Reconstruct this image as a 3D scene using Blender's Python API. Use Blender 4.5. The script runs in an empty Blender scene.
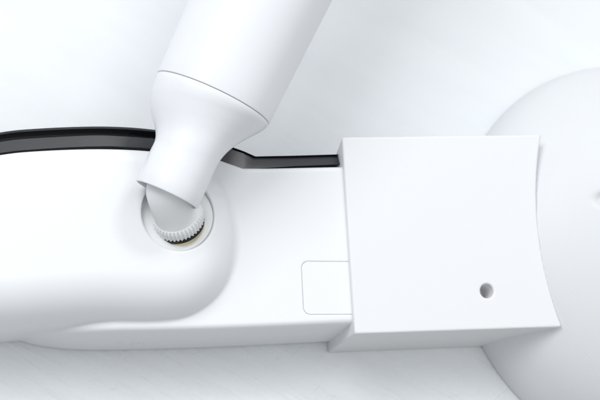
import bpy, bmesh, math
import numpy as np
from mathutils import Vector, Matrix

# All measures below are in fifths of a millimetre; S turns them into metres.
S = 0.0002
scene = bpy.context.scene
C = scene.collection

# ------------------------------------------------------------------ camera
cam_d = bpy.data.cameras.new("camera")
cam = bpy.data.objects.new("camera", cam_d); C.objects.link(cam)
R_ = Vector((0.94945, -0.04751, 0.3103)); U_ = Vector((-0.01967, 0.97753, 0.20987)); N_ = Vector((-0.3133, -0.20537, 0.92718))
CP = Vector((-469.94, -308.05, 1475.78))
m = Matrix.Identity(4)
for i in range(3):
    m[i][0] = R_[i]; m[i][1] = U_[i]; m[i][2] = N_[i]; m[i][3] = CP[i] * S
cam.matrix_world = m
cam_d.sensor_fit = 'HORIZONTAL'; cam_d.sensor_width = 36; cam_d.lens = 36 * 1500 / 600
cam_d.clip_start = 0.01; cam_d.clip_end = 50
cam_d.dof.use_dof = True; cam_d.dof.focus_distance = 1400 * S; cam_d.dof.aperture_fstop = 50
scene.camera = cam

# ------------------------------------------------------------------ light
w = bpy.data.worlds.new("World"); scene.world = w; w.use_nodes = True
bg = w.node_tree.nodes['Background']
# a bright room: pale ceiling glow overhead and behind, dimmer towards the viewer and the floor
wt = w.node_tree
tcw = wt.nodes.new('ShaderNodeTexCoord')
dot = wt.nodes.new('ShaderNodeVectorMath'); dot.operation = 'DOT_PRODUCT'
dot.inputs[1].default_value = Vector((0.08, 0.20, 0.97)).normalized()
wt.links.new(tcw.outputs['Generated'], dot.inputs[0])
rw = wt.nodes.new('ShaderNodeValToRGB')
rw.color_ramp.elements[0].position = 0.10; rw.color_ramp.elements[0].color = (0.116, 0.110, 0.102, 1)
rw.color_ramp.elements[1].position = 0.85; rw.color_ramp.elements[1].color = (0.94, 0.975, 1.0, 1)
wt.links.new(dot.outputs['Value'], rw.inputs[0]); wt.links.new(rw.outputs[0], bg.inputs[0])
bg.inputs[1].default_value = 0.96

def area(name, loc, target, size, power, col, size_y=None):
    l = bpy.data.lights.new(name, 'AREA'); l.energy = power; l.color = col
    l.shape = 'RECTANGLE'; l.size = size; l.size_y = size_y or size
    o = bpy.data.objects.new(name, l); C.objects.link(o)
    o.location = loc
    o.rotation_euler = (Vector(target) - Vector(loc)).to_track_quat('-Z', 'Y').to_euler()
    return o
area("softbox_light", (-0.36, 0.35, 0.58), (0, 0, 0), 0.36, 2.75, (0.965, 0.985, 1.0))
area("fill_light", (0.215, 0.47, 0.61), (-0.01, 0, 0), 0.20, 0.95, (0.96, 0.98, 1.0), 0.09)  # added lamp: puts a highlight on the trim, brightens the antenna's right side
scene.view_settings.view_transform = 'Standard'; scene.view_settings.look = 'None'
scene.view_settings.exposure = 0.07; scene.view_settings.gamma = 1.0
scene.render.engine = 'CYCLES'

# ------------------------------------------------------------------ materials
def mat(name, col, rough, spec=0.5, bumps=(), tint=None, coat=0.0, metallic=0.0):
    """bumps: (kind, scale, stretch xyz, strength, distance)"""
    M = bpy.data.materials.new(name); M.use_nodes = True
    nt = M.node_tree; b = nt.nodes['Principled BSDF']
    b.inputs['Base Color'].default_value = (*col, 1); b.inputs['Roughness'].default_value = rough
    b.inputs['Specular IOR Level'].default_value = spec; b.inputs['Metallic'].default_value = metallic
    b.inputs['Coat Weight'].default_value = coat
    tc = nt.nodes.new('ShaderNodeTexCoord'); prev = None
    for kind, sc, st, stren, dist in bumps:
        mp = nt.nodes.new('ShaderNodeMapping'); mp.inputs['Scale'].default_value = st
        nt.links.new(tc.outputs['Object'], mp.inputs[0])
        if kind == 'rings':
            t = nt.nodes.new('ShaderNodeTexWave'); t.wave_type = 'RINGS'; t.rings_direction = 'Z'; t.inputs['Scale'].default_value = sc; t.inputs['Distortion'].default_value = 0.2; out = t.outputs[1]
        elif kind == 'noise':
            t = nt.nodes.new('ShaderNodeTexNoise'); t.inputs['Scale'].default_value = sc; t.inputs['Detail'].default_value = 4
            out = t.outputs[0]
        else:
            t = nt.nodes.new('ShaderNodeTexWave'); t.inputs['Scale'].default_value = sc; t.bands_direction = 'Z'
            t.inputs['Distortion'].default_value = 0.3; out = t.outputs[1]
        nt.links.new(mp.outputs[0], t.inputs[0])
        bp = nt.nodes.new('ShaderNodeBump'); bp.inputs['Strength'].default_value = stren; bp.inputs['Distance'].default_value = dist
        nt.links.new(out, bp.inputs['Height'])
        if prev: nt.links.new(prev.outputs[0], bp.inputs['Normal'])
        prev = bp
    if prev: nt.links.new(prev.outputs[0], b.inputs['Normal'])
    if tint:                                            # slight colour variation of the material itself
        t = nt.nodes.new('ShaderNodeTexNoise'); t.inputs['Scale'].default_value = tint[0]; t.inputs['Detail'].default_value = 3
        nt.links.new(tc.outputs['Object'], t.inputs[0])
        r = nt.nodes.new('ShaderNodeMix'); r.data_type = 'RGBA'
        r.inputs[6].default_value = (*col, 1); r.inputs[7].default_value = (*tint[1], 1)
        nt.links.new(t.outputs[0], r.inputs[0]); nt.links.new(r.outputs[2], b.inputs['Base Color'])
    return M

M_white = mat('white_plastic', (0.82, 0.828, 0.845), 0.42, 0.4, [('noise', 2200, (1, 1, 1), 0.10, 0.0001)])
M_ant = mat('antenna_plastic', (0.83, 0.84, 0.87), 0.34, 0.45, [('noise', 1600, (1, 1, 1), 0.05, 0.0001)])
M_block = mat('bracket_plastic', (0.80, 0.80, 0.81), 0.5, 0.3, [('wave', 420, (1, 1, 1), 0.10, 0.00006), ('noise', 900, (1, 1, 1), 0.16, 0.0001), ('noise', 70, (1, 1, 1), 0.06, 0.001)])
M_dome = mat('dome_plastic', (0.715, 0.725, 0.745), 0.45, 0.35, [('rings', 560, (1, 1, 1), 0.09, 0.00008), ('noise', 1200, (1, 1, 1), 0.08, 0.0001), ('noise', 60, (1, 1, 1), 0.05, 0.001)])
M_black = mat('black_plastic', (0.007, 0.008, 0.012), 0.29, 1.0, [('noise', 3400, (1, 1, 1), 0.12, 0.0001), ('noise', 120, (1, 1, 1), 0.02, 0.0002)])
M_gap = mat('dark_rubber', (0.02, 0.018, 0.015), 0.6, 0.3)
M_stem = mat('stem_plastic', (0.88, 0.88, 0.89), 0.4, 0.4, [('noise', 1600, (1, 1, 1), 0.06, 0.0001)])
M_brass = mat('brass', (0.70, 0.62, 0.42), 0.4, 0.5, metallic=1.0)
M_nut = mat('nut_plastic', (0.87, 0.87, 0.88), 0.4, 0.4)
M_inner = mat('inner_plastic', (0.84, 0.85, 0.85), 0.6, 0.3, [('noise', 900, (1, 1, 1), 0.3, 0.0002)])
M_grey = mat('grey_plastic', (0.42, 0.43, 0.42), 0.55, 0.3, [('noise', 1500, (1, 1, 1), 0.4, 0.0003)])

# painted table: brush drag lines + orange peel + small flecks
M_table = bpy.data.materials.new('painted_surface'); M_table.use_nodes = True
nt = M_table.node_tree; b = nt.nodes['Principled BSDF']
b.inputs['Roughness'].default_value = 0.42; b.inputs['Specular IOR Level'].default_value = 0.4
tc = nt.nodes.new('ShaderNodeTexCoord')
def noise(scale, stretch, rot=0.0, detail=5, dist=0.0):
    mp = nt.nodes.new('ShaderNodeMapping'); mp.vector_type = 'TEXTURE'; mp.inputs['Scale'].default_value = [1/v for v in stretch]; mp.inputs['Rotation'].default_value = (0, 0, rot)
    t = nt.nodes.new('ShaderNodeTexNoise'); t.inputs['Scale'].default_value = scale; t.inputs['Detail'].default_value = detail
    t.inputs['Distortion'].default_value = dist
    nt.links.new(tc.outputs['Object'], mp.inputs[0]); nt.links.new(mp.outputs[0], t.inputs[0]); return t
def bump(h, stren, dist, prev=None):
    bp = nt.nodes.new('ShaderNodeBump'); bp.inputs['Strength'].default_value = stren; bp.inputs['Distance'].default_value = dist
    nt.links.new(h, bp.inputs['Height'])
    if prev: nt.links.new(prev.outputs[0], bp.inputs['Normal'])
    return bp
n1 = noise(160, (0.18, 1, 1), math.radians(-28), 6, 0.4)
n2 = noise(420, (1, 1, 1), 0, 3)
n3 = noise(620, (0.55, 1, 1), 0.5, 4, 0.8)
n4 = noise(28, (1, 1, 1), 0, 3)
rmp = nt.nodes.new('ShaderNodeValToRGB'); rmp.color_ramp.elements[0].position = 0.56; rmp.color_ramp.elements[1].position = 0.74
nt.links.new(n3.outputs[0], rmp.inputs[0])
rm4 = nt.nodes.new('ShaderNodeValToRGB'); rm4.color_ramp.elements[0].position = 0.42; rm4.color_ramp.elements[1].position = 0.56
nt.links.new(n4.outputs[0], rm4.inputs[0])
sx = nt.nodes.new('ShaderNodeSeparateXYZ'); nt.links.new(tc.outputs['Object'], sx.inputs[0])
near = nt.nodes.new('ShaderNodeMapRange'); near.inputs[1].default_value = -0.018; near.inputs[2].default_value = -0.030
nt.links.new(sx.outputs['Y'], near.inputs[0])
worn = nt.nodes.new('ShaderNodeMapRange'); worn.inputs[1].default_value = 0.02; worn.inputs[2].default_value = -0.030
worn.inputs[3].default_value = 0.12; worn.inputs[4].default_value = 1.0
nt.links.new(sx.outputs['Y'], worn.inputs[0])
def scaled(o):
    q = nt.nodes.new('ShaderNodeMath'); q.operation = 'MULTIPLY'; nt.links.new(o, q.inputs[0]); nt.links.new(worn.outputs[0], q.inputs[1]); return q.outputs[0]
mul0 = nt.nodes.new('ShaderNodeMath'); mul0.operation = 'MULTIPLY'
nt.links.new(near.outputs[0], mul0.inputs[0])
mul = nt.nodes.new('ShaderNodeMath'); mul.operation = 'MULTIPLY'
nt.links.new(rmp.outputs[0], mul.inputs[0]); nt.links.new(rm4.outputs[0], mul.inputs[1])
n5 = noise(520, (0.16, 1, 1), math.radians(-33), 5, 0.3)
bb = bump(scaled(n1.outputs[0]), 0.5, 0.0011); bb = bump(scaled(n5.outputs[0]), 0.6, 0.0006, bb); bb = bump(n2.outputs[0], 0.08, 0.0004, bb); nt.links.new(mul.outputs[0], mul0.inputs[1]); bb = bump(mul0.outputs[0], 0.32, 0.0003, bb)
nt.links.new(bb.outputs[0], b.inputs['Normal'])
mx = nt.nodes.new('ShaderNodeMix'); mx.data_type = 'RGBA'
mx.inputs[6].default_value = (0.745, 0.765, 0.78, 1); mx.inputs[7].default_value = (0.82, 0.84, 0.855, 1)
nt.links.new(n1.outputs[0], mx.inputs[0]); nt.links.new(mx.outputs[2], b.inputs['Base Color'])

# ------------------------------------------------------------------ helpers
def link(name, me, material, parent=None, origin=None):
    """me in local units; origin: world point (in units) that becomes the object's origin"""
    o = bpy.data.objects.new(name, me)
    if origin is not None:
        me.transform(Matrix.Translation(-Vector(origin)))
    me.transform(Matrix.Scale(S, 4))
    if origin is not None: o.location = Vector(origin) * S
    me.materials.append(material)
    C.objects.link(o)
    if parent:
        o.parent = parent
        bpy.context.view_layer.update()
        o.matrix_parent_inverse = parent.matrix_world.inverted()
    return o
def frame_of(axis, ref=(0, 0, 1)):
    a = Vector(axis).normalized(); r = Vector(ref)
    x = r.cross(a).normalized(); y = a.cross(x); return x, y, a
def pyd(verts, faces, smooth=True):
    me = bpy.data.meshes.new('mesh'); me.from_pydata(verts, [], faces); me.update()
    if smooth: me.polygons.foreach_set('use_smooth', [True] * len(me.polygons))
    return me
def fixn(me, sharp=None):
    bm = bmesh.new(); bm.from_mesh(me); bmesh.ops.recalc_face_normals(bm, faces=bm.faces[:]); bm.to_mesh(me); bm.free()
    if sharp: me.set_sharp_from_angle(angle=math.radians(sharp))
    return me
def lathe(profile, origin, axis, n=96, rmod=None, shear=None, cap=True, push=None):
    """profile: (t, r) along axis"""
    x, y, a = frame_of(axis); o = Vector(origin); V = []; F = []
    for i, (t, r) in enumerate(profile):
        for k in range(n):
            ph = 2 * math.pi * k / n
            rr = rmod(i, t, r, ph) if rmod else r
            p = o + x * rr * math.cos(ph) + y * rr * math.sin(ph)
            tt = t + (shear(t, p - o) if shear else 0)
            V.append(p + a * tt + (push(t) if push else Vector((0, 0, 0))))
    for i in range(len(profile) - 1):
        for k in range(n):
            k2 = (k + 1) % n
            F.append((i*n+k, i*n+k2, (i+1)*n+k2, (i+1)*n+k))
    if cap:
        F.append(tuple(range(n))[::-1]); F.append(tuple((len(profile)-1)*n + k for k in range(n)))
    return fixn(pyd(V, F), 40)
def spline(pts, per=8, closed=False):
    P = [np.array(p, float) for p in pts]; n = len(P); out = []
    rng = range(n) if closed else range(n - 1)
    for i in rng:
        g = lambda k: P[k % n] if closed else P[min(max(k, 0), n-1)]
        p0, p1, p2, p3 = g(i-1), g(i), g(i+1), g(i+2)
        for s in range(per):
            t = s / per
            out.append(0.5*((2*p1)+(-p0+p2)*t+(2*p0-5*p1+4*p2-p3)*t*t+(-p0+3*p1-3*p2+p3)*t**3))
    if not closed: out.append(P[-1])
    return np.array(out)

# signed distance helpers (numpy, broadcasting)
def sd_poly(x, y, poly):
    x, y = np.broadcast_arrays(x, y); d = np.full(x.shape, 1e18); s = np.ones(x.shape)
    n = len(poly)
    for i in range(n):
        ax, ay = poly[i]; bx, by = poly[i-1]
        ex, ey = bx-ax, by-ay; wx, wy = x-ax, y-ay
        t = np.clip((wx*ex+wy*ey)/(ex*ex+ey*ey+1e-12), 0, 1)
        d = np.minimum(d, (wx-ex*t)**2+(wy-ey*t)**2)
        c1 = y >= ay; c2 = y < by; c3 = ex*wy > ey*wx
        s = np.where((c1 & c2 & c3) | (~c1 & ~c2 & ~c3), -s, s)
    return s*np.sqrt(d)
def smin(a, b, k): h = np.clip(0.5+0.5*(b-a)/k, 0, 1); return b*(1-h)+a*h-k*h*(1-h)
def smax(a, b, k): return -smin(-a, -b, k)
def rcap(d, zz, r):                     # distance of an extrusion whose top edge is rounded with radius r
    a = d+r; b = zz+r
    return np.minimum(np.maximum(a, b), 0)+np.hypot(np.maximum(a, 0), np.maximum(b, 0))-r
def sd_rbox2(x, y, cx, cy, hx, hy, r):
    qx = np.abs(x-cx)-hx+r; qy = np.abs(y-cy)-hy+r
    return np.hypot(np.maximum(qx, 0), np.maximum(qy, 0))+np.minimum(np.maximum(qx, qy), 0)-r
def surface_nets(f, lo, hi, h, newton=3):
    ax = [np.arange(lo[i], hi[i]+h, h) for i in range(3)]
    F = f(ax[0][:, None, None], ax[1][None, :, None], ax[2][None, None, :]).astype(np.float32)
    sh = F.shape; IN = F < 0
    cs = tuple(s-1 for s in sh)
    cnt = np.zeros(cs, np.uint8)
    off = [(i, j, k) for i in (0, 1) for j in (0, 1) for k in (0, 1)]
    for i, j, k in off: cnt += IN[i:i+cs[0], j:j+cs[1], k:k+cs[2]]
    act = np.argwhere((cnt > 0) & (cnt < 8))
    idx = -np.ones(cs, np.int64); idx[tuple(act.T)] = np.arange(len(act))
    acc = np.zeros((len(act), 3)); num = np.zeros(len(act))
    for p in off:
        for a in range(3):
            if p[a]: continue
            q = list(p); q[a] = 1
            f0 = F[tuple((act+p).T)]; f1 = F[tuple((act+q).T)]
            cr = (f0 < 0) != (f1 < 0); t = np.where(cr, f0/np.where(cr, f0-f1, 1), 0)
            pt = np.tile(np.array(p, float), (len(act), 1)); pt[:, a] = t
            acc[cr] += pt[cr]; num[cr] += 1
    V = (act+acc/num[:, None])*h+np.array(lo)
    faces = []
    for a in range(3):
        b_, c_ = (a+1) % 3, (a+2) % 3
        sl0 = [slice(None)]*3; sl1 = [slice(None)]*3; sl0[a] = slice(0, -1); sl1[a] = slice(1, None)
        I0 = IN[tuple(sl0)]; I1 = IN[tuple(sl1)]
        e = np.argwhere(I0 != I1)
        e = e[(e[:, b_] > 0) & (e[:, c_] > 0) & (e[:, b_] < cs[b_]) & (e[:, c_] < cs[c_])]
        fl = I0[tuple(e.T)]
        def c(db, dc):
            g = e.copy(); g[:, b_] += db; g[:, c_] += dc; return idx[tuple(g.T)]
        q = np.stack([c(-1, -1), c(0, -1), c(0, 0), c(-1, 0)], 1)
        q[~fl] = q[~fl][:, ::-1]; faces.append(q)
    Q = np.concatenate(faces); Q = Q[(Q >= 0).all(1)]
    e = 0.15
    for it in range(newton):
        x, y, z = V.T; v = f(x, y, z)
        g = np.stack([f(x+e, y, z)-f(x-e, y, z), f(x, y+e, z)-f(x, y-e, z), f(x, y, z+e)-f(x, y, z-e)], 1)/(2*e)
        st = (v/np.maximum((g*g).sum(1), 0.2))[:, None]*g
        V = V-np.clip(st, -0.6*h, 0.6*h)
    me = bpy.data.meshes.new('mesh')
    me.vertices.add(len(V)); me.vertices.foreach_set('co', V.astype(np.float32).ravel())
    me.loops.add(len(Q)*4); me.loops.foreach_set('vertex_index', Q.astype(np.int32).ravel())
    me.polygons.add(len(Q)); me.polygons.foreach_set('loop_start', np.arange(0, len(Q)*4, 4, dtype=np.int32))
    me.update(calc_edges=True); me.validate()
    me.polygons.foreach_set('use_smooth', [True]*len(me.polygons))
    return me
def tag(o, label=None, cat=None, kind=None):
    if label: o['label'] = label
    if cat: o['category'] = cat
    if kind: o['kind'] = kind

# ------------------------------------------------------------------ the surface they rest on
V = []; nn = 2
me = pyd([(-6000, -6000, 0), (6000, -6000, 0), (6000, 6000, 0), (-6000, 6000, 0)], [(0, 1, 2, 3)], False)
table = link('table_surface', me, M_table); tag(table, 'white painted surface with faint brush marks', None, 'structure')

# ------------------------------------------------------------------ the device
dev = bpy.data.objects.new('wireless_device', None); C.objects.link(dev)
dev.location = Vector((-190, -50, 0))*S; dev.empty_display_size = 0.01
bpy.context.view_layer.update()
tag(dev, 'rounded white device with black trim and screwed-on antenna, its arm held in the bracket', 'wireless device')

lobe_poly = spline([(-290, -128.0), (-253, -125), (-205, -122.5), (-150, -123), (-118, -119), (-91, -105), (-72, -85), (-61.5, -60), (-58.5, -35), (-62, -13),
                    (-72, 9), (-92, 28), (-120, 38.5), (-156.2, 42.7), (-204.7, 43.1), (-261.5, 39.6), (-300, 34.5), (-353, 21.5),
                    (-400, -3), (-426, -44), (-412, -92), (-368, -121), (-330, -127.5)], 5, True)
plate_poly = np.array([(96, -128), (96, 39.8), (50.3, 37.4), (-30, 33.6), (-56, 33.0), (-82, 41.5), (-112, 43.5), (-190, 20), (-245, -60)] +
                      [tuple(p) for p in spline([(-272, -112), (-274, -122), (-264, -131), (-234, -137), (-189.7, -139.5), (-87.6, -138.3), (46.5, -133.6), (96, -130)], 5)])
STEM_O = Vector((-128.14, -27.41, 100)); STEM = Vector((-0.41753, 0.47907, 0.77212)).normalized()
RC = (-131.3, -21.1)
def f_house(x, y, z):
    dl = sd_poly(x, y, lobe_poly)
    dp = sd_poly(x, y, plate_poly)
    # fillet radius: broad along the near side and the arm side, tight along the trim
    k = np.clip((y+35)/60, 0, 1); k = k*k*(3-2*k)*np.clip((-62-x)/60, 0, 1)
    r = 44*(1-k)+16*k
    zt = 111.5-0.00022*((x+200)**2+0.6*(y+45)**2)-12*np.clip((x+115)/55, 0, 1)**2
    draft = np.where(y < 0, 0.05*(z-70), 0)
    lobe = rcap(dl+0*z+draft, z-zt, r)
    lobe = smax(lobe, 4-z, 10)
    u = np.clip((-x-180)/90, 0, 1)
    pt = 9+71*np.sqrt(1-u*u+1e-6)
    draft2 = 0.14*(z-6)
    plate = rcap(dp+draft2*np.clip((-60-y)/40, 0, 1), z-pt, 5.0)
    plate = smax(plate, 6-z, 4)
    d = smin(lobe, plate, 2.0+5.0*np.clip((y+100)/40, 0, 1))
    # antenna seat: shallow round well
    ra = np.hypot(x-RC[0], y-RC[1]); well = smax(ra-36.0, 99-z, 3.0)
    d = smax(d, -well, 2.2)
    # pocket of the little cover
    pk = smax(sd_rbox2(x, y, 36, -88, 36, 26.6, 7)+0*z, 77.6-z, 0.4)
    d = smax(d, -pk, 0.9)
    return d
house = link('housing', surface_nets(f_house, (-440, -146, 0), (102, 58, 120), 1.4), M_white, dev)

# cover panel set flush in the arm
def rrect(cx, cy, hx, hy, r, n=8):
    out = []
    for sx, sy, a0 in ((1, 1, 0), (-1, 1, 90), (-1, -1, 180), (1, -1, 270)):
        for k in range(n+1):
            a = math.radians(a0+90*k/n); out.append((cx+sx*(hx-r)+r*math.cos(a), cy+sy*(hy-r)+r*math.sin(a)))
    return out
def slab(levels):
    V = []; F = []; n = len(levels[0][0])
    for pts, z in levels: V += [(p[0], p[1], z) for p in pts]
    for i in range(len(levels)-1):
        for k in range(n): F.append((i*n+k, i*n+(k+1) % n, (i+1)*n+(k+1) % n, (i+1)*n+k))
    F.append(tuple(range(n))[::-1]); F.append(tuple((len(levels)-1)*n+k for k in range(n)))
    return fixn(pyd(V, F), 25)
me = slab([(rrect(36, -88, 35.8, 26.4, 6.8), 76), (rrect(36, -88, 35.8, 26.4, 6.8), 79.7), (rrect(36, -88, 35.6, 26.2, 6.6), 79.95)])
pan = link('cover_panel', me, M_white, dev)

# black trim strip along the far side of the housing
outer = spline([(-404.6, 22.6), (-350.5, 48.2), (-294.7, 62.8), (-256.6, 68.1), (-208.1, 71.8), (-172, 72.4), (-140.5, 70.6), (-98, 66.5)], 6)
inner = spline([(-400, -6), (-350.5, 24), (-294.8, 37.1), (-256.8, 42.2), (-198.6, 47.1), (-172, 46.9), (-149.1, 46.7), (-108.7, 43.0)], 6)
outer = np.vstack([outer, [(-75, 60.2), (-52, 52.6), (-40, 47.6), (0, 49.6), (52.7, 52.7), (76.8, 54)]])
inner = np.vstack([inner, [(-80, 37), (-54.5, 29.6), (-48, 30.0), (0, 34.0), (51.8, 37.5), (76, 38.6)]])
V = []; F = []
for i, (o_, n_) in enumerate(zip(outer, inner)):
    t = i/(len(outer)-1); L = np.clip((-75-o_[0])/40, 0, 1)       # 1 = round part, with lip and groove
    d = (o_-n_); wd = np.linalg.norm(d); d = d/wd
    g = 6.2*L+1.3*(1-L)           # groove width
    lip = 2.6*L+1.0*(1-L)
    i0 = 5.2*L+3.6*(1-L)
    prof = [(0, 50), (0, 60), (i0-0.4, 60), (i0, 73.6), (wd-lip-g, 69.0+0.9*L), (wd-lip-g+0.8, 68.5), (wd-lip-g*0.75, 54), (wd-lip, 54), (wd-lip+0.2, 73.0-3*(1-L)), (wd-lip*0.5, 73.8-3*(1-L)), (wd-0.2, 73.0-3*(1-L)), (wd, 50)]
    for a, z in prof:
        p = n_+d*a; V.append((p[0], p[1], z))
m_ = 12
for i in range(len(outer)-1):
    for k in range(m_): F.append((i*m_+k, i*m_+(k+1) % m_, (i+1)*m_+(k+1) % m_, (i+1)*m_+k))
F.append(tuple(range(m_))); F.append(tuple((len(outer)-1)*m_+k for k in range(m_))[::-1])
trim = link('black_trim', fixn(pyd(V, F), 14), M_black, dev)
trim['label'] = 'glossy black strip following the outline of the white housing'

# moulded mark on the side of the arm (two small worn characters)
def bar(p, q, w_, th=1.0):
    p = Vector(p); q = Vector(q); d = (q-p).normalized(); nrm = Vector((0, -1, 0.14)).normalized(); s_ = d.cross(nrm)*w_*0.5
    b_ = [p+s_, p-s_, q-s_, q+s_]; V = [v-nrm*1.5 for v in b_]+[v+nrm*th for v in b_]
    return V, [(3, 2, 1, 0), (4, 5, 6, 7), (0, 1, 5, 4), (1, 2, 6, 5), (2, 3, 7, 6), (3, 0, 4, 7)]
mk_segs = [((0, 16), (1.5, 9)), ((1.5, 9), (6, 6)), ((14, 15), (21, 15)), ((21, 15), (21, 11)), ((21, 11), (15, 10)), ((20, 11), (26, 5)), ((15, 6), (19, 6))]
V = []; F = []
for (a, b1), (c_, d_) in mk_segs:
    def P3(u, v):
        z = 24+v; return (-178+u*1.05, -139.3+0.14*(z-6)-0.1, z)
    vv, ff = bar(P3(a, b1), P3(c_, d_), 0.9)
    F += [tuple(i+len(V) for i in f_) for f_ in ff]; V += [tuple(v) for v in vv]
mk = link('moulded_mark', fixn(pyd(V, F, False)), M_white, dev)

# ------------------------------------------------------------------ antenna
Hn = STEM_O+STEM*50
def stem_lathe(p, **k): return lathe(p, STEM_O, STEM, **k)
NECK = 17.0
A0 = Vector((-149.06, -9.44, 137.27))-N_*NECK; AD = Vector((0.41253, 0.88932, 0.19730)).normalized()
rightv = (R_-AD*R_.dot(AD)).normalized()
def shear(t, off):
    wdw = max(0, 1-((t-68)/31)**2)
    xr = off.dot(rightv)
    return wdw*0.20*xr
def push(t):
    k = min(max((t-43)/46, 0), 1); return N_*NECK*(1-k*k*(3-2*k))
prof = [(3.0, 29.4), (0.8, 29.6), (0, 30.2), (0.5, 31.2), (2, 31.6), (14, 31.7), (28, 31.6), (40, 31.6), (48, 32.0), (55, 33.6), (62, 36.6), (69, 41.0), (76, 46.4), (83, 51.8),
        (90, 56.2), (97, 59.2), (104, 60.7), (109, 61.2), (110.2, 61.0), (110.5, 60.4)]
def dens(p, k=3):
    q = spline([(a, r) for a, r in p], k); return [tuple(v) for v in q]
prof2 = prof[:5]+dens(prof[5:17], 3)+prof[17:]
# hollow lower end
prof_in = [(110.5, 60.4), (110.5, 40), (40, 24), (30, 29.0), (3.0, 29.4)]
def fit(p): return [(t*0.92, rr*(1-0.05*min(max((t-30)/50, 0), 1)+0.025*min(max((t-110)/140, 0), 1))) for t, rr in p]
sh_me = lathe(fit([(34, 0.5), (33, 20), (30, 27.6), (6, 28.6)]+prof2+[(110.8, 40), (110.8, 0.5)]), A0, AD, shear=shear, n=128, cap=True, push=push)
ant = link('antenna', lathe(fit([(110.9, 0.5), (110.9, 56), (110.95, 61.0), (111.4, 61.7), (113, 61.9), (130, 62.2), (180, 63.4), (250, 65.2), (400, 68), (560, 69), (590, 67.5), (606, 62), (616, 52), (622, 36), (624, 18), (624.5, 0.5)]), A0, AD, n=128), M_ant, dev)
ant['label'] = 'thick white antenna sleeve leaning up and away to the right'
sh = link('antenna_shoulder', sh_me, M_ant, ant)

# swivel stem: slightly conical with a rounded flat-sided top
swv = link('swivel_stem', stem_lathe([(8, 20), (9.5, 22.4), (11, 22.8), (13, 21.6), (22, 21.5), (31, 21.4), (38, 21.2), (48, 20.4), (56, 18), (61, 14), (64, 9), (65, 0.5)], n=96), M_stem, ant)
# knurled nut: ribs round the foot of the stem
def ribs(i, t, r, ph): return r+(0.85*math.cos(ph*40) if 1 <= i <= 4 else 0)
nut = link('knurled_nut', lathe([(-1.0, 20), (-0.6, 22.6), (1, 24.2), (8.5, 24.4), (10.6, 23.8), (12.0, 22.9), (12.2, 18)], STEM_O, STEM, n=576, rmod=ribs), M_nut, ant)
wash = link('rubber_washer', stem_lathe([(-4.6, 18), (-4.4, 23.6), (-0.6, 23.8), (-0.4, 18)]), M_gap, ant)
# seat in the well: pale cone and brass ring
seat = link('socket_seat', lathe([(-14, 35.4), (-5.5, 35.6), (-4.6, 34.8), (-4.6, 31.0), (-6.5, 22), (-14, 22)], Vector((RC[0], RC[1], 107)), (-0.05, 0.03, 1), n=96), M_inner, dev)
br = link('brass_ring', stem_lathe([(-9, 18), (-8.6, 22.6), (-5.6, 22.8), (-4.8, 22.2), (-4.8, 18)]), M_brass, dev)

# ------------------------------------------------------------------ square bracket with saddle cut
def f_block(x, y, z):
    lx = 48.8+0.01*(y-66)*(-1)
    tx = np.clip((x-49)/230, 0, 1)
    ytop = 67+10.5*tx-0.55*np.minimum(85-z, 60); ybot = -135+5.5*tx-9*(85-z)/85
    q = smax(smax(lx-x, y-ytop, 1.6), ybot-y, 1.6)
    q = smax(q+0*z, z-85, 1.6); q = smax(q, 0.4-z, 1.0)
    # saddle: radius and centre drift between the foot and the top of the block
    s_ = np.clip(z/85, 0, 1)
    cx = 424*(1-s_)+617*s_; cy = -40*(1-s_)-17*s_; rr = 224.5*(1-s_)+354*s_
    q = smax(q, rr-np.hypot(x-cx, y-cy), 1.2)
    hole = smax(np.hypot(x-198, y+91.8)-7.6+0*z, 58-z, 0.6)
    return smax(q, -hole, 0.8)
blk = link('square_bracket', surface_nets(f_block, (45, -148, -2), (300, 82, 88), 1.3), M_block, None, (150, -35, 0))
tag(blk, 'square white bracket block with one small round hole, clamped over the arm of the device', 'bracket')
hp = link('hole_plug', lathe([(55, 0.5), (55, 7.9), (66, 7.9), (66, 0.5)], (198, -91.8, 0), (0, 0, 1), n=48), M_grey, blk)

# ------------------------------------------------------------------ dome
RD = 224.0; HD = 124.0; DC = (427.6, -40.5)
def f_dome(x, y, z):
    X = (x-DC[0]); Y = (y-DC[1])
    k = np.sqrt((X/RD)**2+(Y/RD)**2+(z/HD)**2)
    g = np.sqrt((X/RD**2)**2+(Y/RD**2)**2+(z/HD**2)**2)+1e-9
    d = k*(k-1)/g
    d = smax(d, 0.3-z, 2)
    # shallow finger dimple
    dm = np.sqrt(((x-342)/30)**2+((y-3)/11)**2+((z-115)/14)**2)-1
    d = smax(d, -dm*10, 3)
    return d
dome = link('round_dome', surface_nets(f_dome, (200, -268, -2), (655, 188, 130), 2.4), M_dome, None, (427.6, -40.5, 0))
tag(dome, 'large smooth white dome that the bracket saddle butts against', 'dome')
